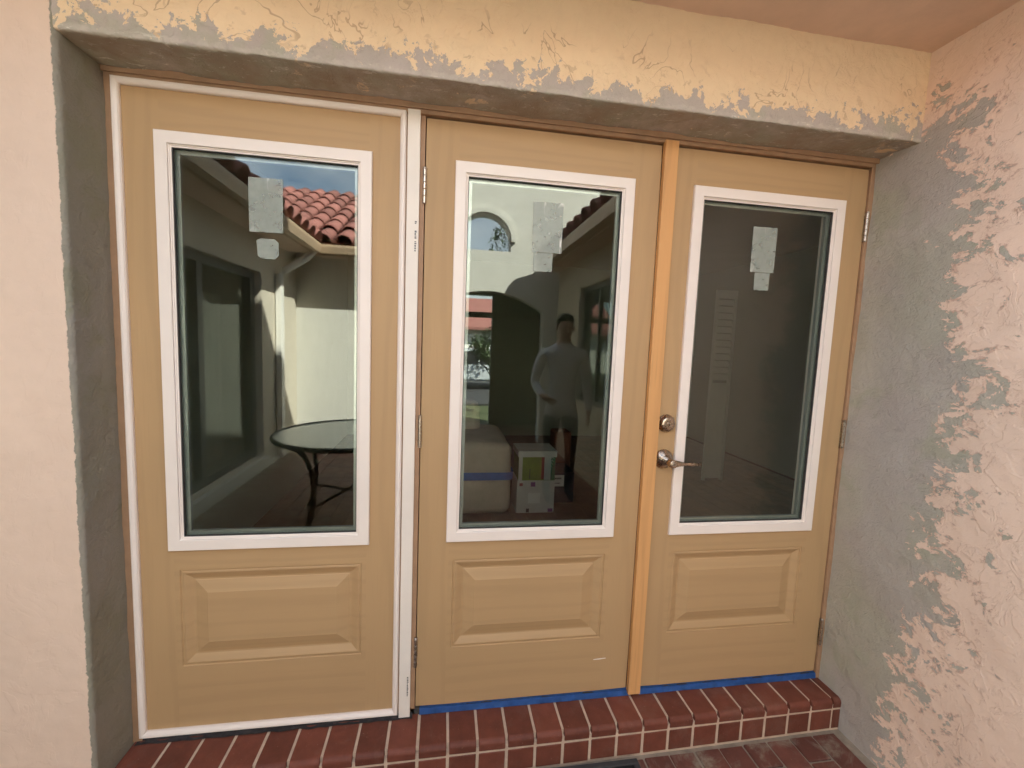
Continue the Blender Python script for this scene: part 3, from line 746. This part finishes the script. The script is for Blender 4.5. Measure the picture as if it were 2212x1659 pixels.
obj('scroll', bm, M['mat'], dm)

# ================================================================== patio table
tx, ty = -1.05, ry(2.15); tb = thing('patio_table', 'round frosted-glass patio table with dark metal legs standing on the patio', 'table', (tx, ty, G))
bm = lathe(NBM(), [(.02, .685), (.555, .685), (.558, .692), (.555, .698), (.02, .698)], (tx, ty, G), 'z', 64); obj('tabletop', bm, M['tglass'], tb)
bm = NBM(); ring = [(tx + .565 * math.cos(a), ty + .565 * math.sin(a), G + .688) for a in lin(0, 2 * math.pi, 65)]; tube(bm, ring, .019, 8); obj('rim', bm, M['table'], tb, True)
for k in range(4):
    a = k * math.pi / 2 + .55; c, s = math.cos(a), math.sin(a)
    pts = [(tx + c * rr, ty + s * rr, G + zz) for rr, zz in ((.53, .67), (.46, .60), (.41, .48), (.385, .36), (.39, .22), (.43, .10), (.47, .0))]
    obj('leg', tube(NBM(), pts, .019, 8), M['table'], tb, True)
for k in range(2):
    a = k * math.pi / 2 + .55; c, s = math.cos(a), math.sin(a)
    obj('stretcher', tube(NBM(), [(tx - c * .40, ty - s * .40, G + .20 - .002 * k), (tx, ty, G + .22 + .03 * k), (tx + c * .40, ty + s * .40, G + .20 - .002 * k)], .013, 8), M['table'], tb, True)

# ================================================================== person standing in the courtyard
def skin_body(name, joints, edges, mats, mat_of, root=0):
    me = bpy.data.meshes.new(name); me.from_pydata([j[0] for j in joints], edges, [])
    o = bpy.data.objects.new(name, me); col.objects.link(o)
    md = o.modifiers.new('skin', 'SKIN'); md.use_smooth_shade = True; md.branch_smoothing = .35
    for v, j in zip(me.skin_vertices[0].data, joints): v.radius = (j[1], j[2] if len(j) > 2 else j[1]); v.use_root = False
    me.skin_vertices[0].data[root].use_root = True
    sb = o.modifiers.new('sub', 'SUBSURF'); sb.levels = 2; sb.render_levels = 2
    dg = bpy.context.evaluated_depsgraph_get(); nm = bpy.data.meshes.new_from_object(o.evaluated_get(dg))
    bpy.data.objects.remove(o); bpy.data.meshes.remove(me)
    nm.materials.clear()
    for m in mats: nm.materials.append(m)
    for p in nm.polygons: p.use_smooth = True; p.material_index = mat_of(p.center)
    o = bpy.data.objects.new(name, nm); col.objects.link(o); return o
px_, py_ = .785, ry(2.5)
per = thing('person', 'person in pale long-sleeved shirt and dark trousers standing with one hand at the waist', 'person', (px_, py_, G))
J = [((0, 0, .92), .135, .10), ((0, 0, 1.06), .135, .10), ((0, 0, 1.24), .160, .11), ((0, 0, 1.40), .15, .095), ((0, -.005, 1.49), .06, .06), ((0, .012, 1.56), .056, .064), ((0, .018, 1.625), .076, .092), ((0, .012, 1.70), .066, .082)]
E_ = [(i, i + 1) for i in range(7)]
def chain(start, pts):
    k = start
    for p in pts: J.append(p); E_.append((k, len(J) - 1)); k = len(J) - 1
    return k
# arm with the hand at the waist (towards -x)
h1 = chain(3, [((-.185, -.01, 1.395), .066), ((-.235, -.03, 1.25), .054), ((-.262, -.05, 1.10), .047), ((-.23, .05, 1.03), .042), ((-.185, .125, .985), .034), ((-.165, .15, .965), .030, .022)])
for i, (dx, dz, l) in enumerate(((-.012, .026, .045), (.008, .016, .062), (.012, .002, .066), (.010, -.012, .06), (.004, -.026, .046))):
    chain(h1, [((-.165 + dx * .9, .160 + .006, .965 + dz), .011), ((-.165 + dx + l * .55, .170, .960 + dz), .010), ((-.165 + dx + l, .158, .950 + dz), .0085)])
# other arm hanging
h2 = chain(3, [((.185, -.01, 1.395), .066), ((.228, -.02, 1.24), .054), ((.245, -.02, 1.09), .047), ((.25, .02, .95), .041), ((.252, .05, .85), .033), ((.252, .06, .81), .022, .032)])
for i, (dy, l) in enumerate(((-.030, .055), (-.014, .072), (.002, .076), (.018, .068), (.034, .04))):
    chain(h2, [((.252, .06 + dy * .8, .785), .011), ((.248, .066 + dy, .785 - l * .55), .010), ((.240, .070 + dy, .785 - l), .0085)])
for s in (-1, 1):
    chain(0, [((s * .085, 0, .84), .098), ((s * .098, .01, .66), .080), ((s * .105, .015, .48), .060), ((s * .108, -.01, .30), .055), ((s * .11, -.02, .10), .042), ((s * .11, -.01, .055), .045, .04), ((s * .118, .08, .035), .042, .032), ((s * .125, .155, .03), .034, .026)])
def mo(c):
    x, y, z = c
    if z > 1.475: return 2
    if z < .075: return 3
    ha = (y > .105 and x < -.06 and .9 < z < 1.02) or (x > .2 and z < .86 and z > .6)
    if ha: return 2
    return 0 if z > .80 + .02 * math.sin(x * 30) else 1
body = skin_body('body', J, E_, [M['shirt'], M['pants'], M['skin'], M['shoe']], mo)
body.parent = per
bm = NBM(); bmesh.ops.create_icosphere(bm, subdivisions=3, radius=1)
bmesh.ops.delete(bm, geom=[v for v in bm.verts if v.co.z < .05 + .75 * v.co.y], context='VERTS')
for v in bm.verts: v.co = Vector((v.co.x * .088, v.co.y * .106 + .010, v.co.z * .105 + 1.665)) * (1 + mnoise.noise(v.co * 9) * .01)
hr = bpy.data.meshes.new('hair'); bm.to_mesh(hr); bm.free(); link('hair', hr, M['hair'], per, True)
for s in (-1, 1):
    bm = NBM(); bmesh.ops.create_icosphere(bm, subdivisions=2, radius=1)
    for v in bm.verts: v.co = Vector((v.co.x * .012 + s * .086, v.co.y * .02 + .005, v.co.z * .03 + 1.625))
    e = bpy.data.meshes.new('ear'); bm.to_mesh(e); bm.free(); link('ear', e, M['skin'], per, True)
    bm = NBM(); bmesh.ops.create_icosphere(bm, subdivisions=2, radius=.010)
    for v in bm.verts: v.co += Vector((s * .032, .098, 1.640))
    e = bpy.data.meshes.new('eye'); bm.to_mesh(e); bm.free(); link('eye', e, M['dark'], per, True)
bm = NBM(); bmesh.ops.create_icosphere(bm, subdivisions=2, radius=1)
for v in bm.verts: v.co = Vector((v.co.x * .014, v.co.y * .022 + .112, v.co.z * .028 + 1.612))
e = bpy.data.meshes.new('nose'); bm.to_mesh(e); bm.free(); link('nose', e, M['skin'], per, True)
bm = NBM(); bmesh.ops.create_icosphere(bm, subdivisions=2, radius=1)
for v in bm.verts: v.co = Vector((v.co.x * .026, v.co.y * .008 + .101, v.co.z * .007 + 1.572))
e = bpy.data.meshes.new('mouth'); bm.to_mesh(e); bm.free(); link('mouth', e, M['red'], per, True)

# ================================================================== the room behind the doors
fl = boxo('room_floor', -1.6, 3.4, .115, 4.6, -.10, -.006, M['tilebase']); tag(fl, kind='structure')
for i in range(41):
    y = .118; first = True
    while y < 4.59:
        L = min((.5 + .42 * (i * 7 % 3)) if first else 1.5, 4.598 - y); first = False
        o = boxo('plank', -1.594 + .12 * i, -1.476 + .12 * i, y, y + L - .002, -.0055, -random.uniform(0, .0008), M['floor'], fl)
        y += L
rm = NBM(); box(rm, -1.75, -1.6, .115, 4.75, -.1, 2.5); tag(obj('room_wall_left', rm, M['roomwall']), kind='structure')
tag(boxo('room_wall_right', 3.4, 3.55, .115, 4.75, -.1, 2.5, M['roomwall']), kind='structure')
tag(boxo('room_wall_back', -1.6, 3.4, 4.6, 4.75, -.1, 2.5, M['roomwall']), kind='structure')
tag(boxo('room_wall_front', 1.275, 3.4, .115, .2, -.1, 2.5, M['roomwall']), kind='structure')
tag(boxo('room_ceiling', -1.6, 3.4, .115, 4.6, 2.42, 2.5, M['roomwall']), kind='structure')
# wrapped sofa end with blue tape
def puffy(bm, x0, x1, y0, y1, z0, z1, rad, amp):
    box(bm, x0, x1, y0, y1, z0, z1, rad, 4)
    bmesh.ops.subdivide_edges(bm, edges=[e for e in bm.edges if e.calc_length() > .08], cuts=3, use_grid_fill=True)
    for v in bm.verts: v.co += Vector((mnoise.noise(v.co * 6), mnoise.noise(v.co * 6 + Vector((5, 0, 0))), mnoise.noise(v.co * 6 + Vector((0, 7, 0))) if v.co.z > .05 else 0)) * amp
sf = thing('wrapped_sofa', 'sofa wrapped in beige cloth and bound with blue tape inside the middle door', 'sofa', (-.35, 2.2, 0))
bm = NBM(); puffy(bm, -.95, .205, 1.70, 2.55, .004, .56, .07, .012); obj('body', bm, M['wrap'], sf, True)
bm = NBM(); puffy(bm, -.95, .0, 2.25, 2.6, .45, .80, .08, .012); obj('backrest', bm, M['wrap'], sf, True)
bm = NBM(); box(bm, -.96, .219, 1.688, 2.56, .285, .345, .06, 4); obj('tape_band', bm, M['tape'], sf)
# cartons
def carton(name, label, x, y, z, sx, sy, sz, mats, marks, group=None):
    t = thing(name, label, 'box', (x, y, z), group)
    boxo('carton', x - sx / 2, x + sx / 2, y, y + sy, z, z + sz, mats, t, .003)
    for (a, b_, c, d, m) in marks: boxo('mark', x - sx / 2 + a * sx, x - sx / 2 + b_ * sx, y - .0012, y - .0004, z + c * sz, z + d * sz, M[m], t)
    return t
carton('carton', 'white carton with small coloured marks standing on the wooden floor', .405, 1.75, 0, .30, .26, .258, M['card_w'],
       ((.06, .15, .84, .93, 'red'), (.36, .48, .82, .96, 'purple'), (.84, .97, .02, .13, 'purple'), (.26, .34, .02, .14, 'dark'), (.30, .62, .30, .62, 'whitem')))
gbx = carton('carton', 'green carton with white lid stacked on the white carton', .408, 1.755, .2585, .29, .25, .188, M['card_g'],
       ((.0, .10, 0, 1, 'card_w'), (.62, .70, .06, 1.2, 'red'), (.70, .88, .02, .99, 'card_w'), (.88, 1.0, .02, .99, 'green'), (.30, .32, .06, .5, 'dark')))
boxo('lid', .408 - .153, .408 + .153, 1.742, 2.015, .447, .495, M['card_w'], gbx, .003)
bm = NBM()
for s in range(7):
    u = s / 6.; bx_, bz = .500 + .030 * u, .300 + .13 * u
    tube(bm, [(bx_ + .010 * math.cos(t) - .006 * t / 6, 1.7525, bz + .008 * math.sin(t) + .003 * t) for t in lin(0, 6.3, 12)], .0016, 5)
obj('script_mark', bm, M['card_w'], gbx)
carton('carton', 'dark low carton with a white paper label beside the cartons', .665, 1.95, 0, .22, .30, .26, M['dark'], ((.06, .60, .55, .92, 'card_w'), (.12, .5, .78, .84, 'black'), (.12, .45, .64, .67, 'black')))
tag(boxo('paper_bag', .70, .86, 2.35, 2.55, 0, .52, M['orange'], None, .02), 'orange paper bag behind the dark low carton', 'bag')
# louvred shutter panel leaning in the room
sh = thing('louvred_panel', 'pale louvred shutter panel standing on the wooden floor behind the lever door', 'shutter', (2.42, 2.5, 0))
boxo('stile', 2.31, 2.335, 2.49, 2.52, .0, 1.92, M['louver'], sh); boxo('stile', 2.505, 2.53, 2.49, 2.52, .0, 1.92, M['louver'], sh)
boxo('lower_panel', 2.336, 2.504, 2.50, 2.515, .02, 1.0, M['louver'], sh); boxo('rail', 2.336, 2.504, 2.49, 2.52, 1.84, 1.92, M['louver'], sh)
bm = NBM(); prism(bm, [(2.49, -.03), (2.495, -.03), (2.52, .03), (2.515, .03)], 'x', 2.3355, 2.5045)
lm = bpy.data.meshes.new('slat'); bm.to_mesh(lm); bm.free(); lm.materials.append(M['louver'])
for z in lin(1.06, 1.80, 12):
    o = bpy.data.objects.new('slat', lm); col.objects.link(o); o.parent = sh; o.location = Vector((0, 0, z)) - root_loc(sh)

# ================================================================== beyond the gate: bush, tree, car, house over the road
def leaves(bm, c, rad, n, size, squash=1.0):
    for _ in range(n):
        while True:
            p = Vector((random.uniform(-1, 1), random.uniform(-1, 1), random.uniform(-1, 1)))
            if .25 < p.length < 1: break
        p = Vector((p.x * rad, p.y * rad, p.z * rad * squash)) + Vector(c)
        p += Vector((mnoise.noise(p * 1.5), mnoise.noise(p * 1.5 + Vector((9, 0, 0))), mnoise.noise(p * 1.5 + Vector((0, 9, 0))))) * rad * .5
        d = Vector((random.gauss(0, 1), random.gauss(0, 1), random.gauss(0, .6))).normalized(); s = d.cross(Vector((0, 0, 1))).normalized() * size * .32; d *= size
        vs = [bm.verts.new(p - d * .5), bm.verts.new(p + s), bm.verts.new(p + d * .5), bm.verts.new(p - s)]
        bm.faces.new(vs)
def tree(name, label, loc, h, rad, n, size, cat='tree', trunk=.09):
    t = thing(name, label, cat, loc)
    bm = NBM(); L = Vector(loc); tube(bm, [L, L + Vector((.03, .02, h * .4)), L + Vector((-.05, .04, h * .75)), L + Vector((0, 0, h * .95))], [trunk, trunk * .8, trunk * .55, trunk * .2], 8)
    for k in range(6):
        a = k * 1.05; q = L + Vector((0, 0, h * (.4 + .07 * k))); tube(bm, [q, q + Vector((math.cos(a) * rad * .45, math.sin(a) * rad * .45, rad * .3)), q + Vector((math.cos(a) * rad * .8, math.sin(a) * rad * .8, rad * .5))], [trunk * .45, trunk * .3, trunk * .1], 6)
    obj('trunk', bm, M['bark'], t, True)
    bm = NBM()
    for k in range(7):
        a = k * .9 + .4; leaves(bm, (L.x + math.cos(a) * rad * .55, L.y + math.sin(a) * rad * .55, L.z + h * (.72 + .07 * k)), rad * .5, n // 7, size, .8)
    obj('crown', bm, M['leaf'], t); return t
tree('shrub', 'dark leafy shrub outside the arched gateway', (.72, ry(8.2), -.3), 1.6, .55, 1800, .09, 'shrub', .04)
tree('shrub', 'low broad leafy shrub by the roadside outside the gateway', (-.55, ry(7.6), -.3), .75, .45, 900, .09, 'shrub', .03)
tree('tree', 'tree with thin foliage seen through the arched window', (1.85, ry(11.), -.3), 4.7, 1.0, 1700, .10, 'tree', .05)
hb = thing('neighbour_house', 'white house with red tile roof across the road', 'house', (0, ry(24), -.3))
boxo('wall', -7, 5, ry(30), ry(24), -.3, 2.1, M['cream'], hb)
bm = NBM(); prism(bm, [(ry(23.4), 2.0), (ry(23.4), 2.15), (ry(27), 4.1), (ry(30.6), 2.15), (ry(30.6), 2.0)], 'x', -7.5, 5.5); obj('roof', bm, M['tile'], hb)
boxo('window', -2.2, -.8, ry(23.995), ry(23.95), .7, 1.7, M['frame_d'], hb); boxo('garage_door', .8, 3.6, ry(23.995), ry(23.95), -.29, 1.75, M['whitem'], hb)
car = thing('parked_car', 'silver car parked on the road outside the gateway', 'car', (1.0, ry(13.5), -.24))
cy0, cy1 = ry(14.3), ry(12.6); zc = -.24
prof_ = [(-1.25, .28), (-1.22, .62), (-.4, .80), (.25, 1.32), (1.45, 1.36), (2.2, .88), (3.05, .78), (3.10, .30)]
bm = NBM(); prism(bm, [(x, zc + z) for x, z in prof_], 'y', cy0, cy1); bmesh.ops.bevel(bm, geom=bm.edges[:], offset=.06, segments=2, affect='EDGES'); obj('body', bm, M['carpaint'], car, False)
for yy in (cy0 - .004, cy1 + .004):
    bm = NBM(); prism(bm, [(-.20, zc + .84), (.30, zc + 1.24), (.78, zc + 1.27), (.78, zc + .84)], 'y', yy - .006, yy + .006); obj('window', bm, M['frame_d'], car)
    bm = NBM(); prism(bm, [(.84, zc + .84), (.84, zc + 1.27), (1.40, zc + 1.27), (1.95, zc + .88)], 'y', yy - .006, yy + .006); obj('window', bm, M['frame_d'], car)
bm = NBM(); prism(bm, [(-.36, zc + .85), (.20, zc + 1.29), (.18, zc + 1.31), (-.38, zc + .87)], 'y', cy0 + .12, cy1 - .12); obj('windscreen', bm, M['frame_d'], car)
for xx in (-.55, 2.25):
    for yy in (cy0 + .02, cy1 - .20):
        bm = NBM(); lathe(bm, [(.20, 0), (.31, 0), (.32, -.03), (.32, -.15), (.31, -.18), (.20, -.18)], (xx, yy, zc + .32), 'y', 24); wh = obj('wheel', bm, M['black'], car)
        bm = NBM(); lathe(bm, [(.02, .006), (.20, .003), (.20, -.183), (.02, -.186)], (xx, yy, zc + .32), 'y', 20); obj('rim', bm, M['hinge'], wh)
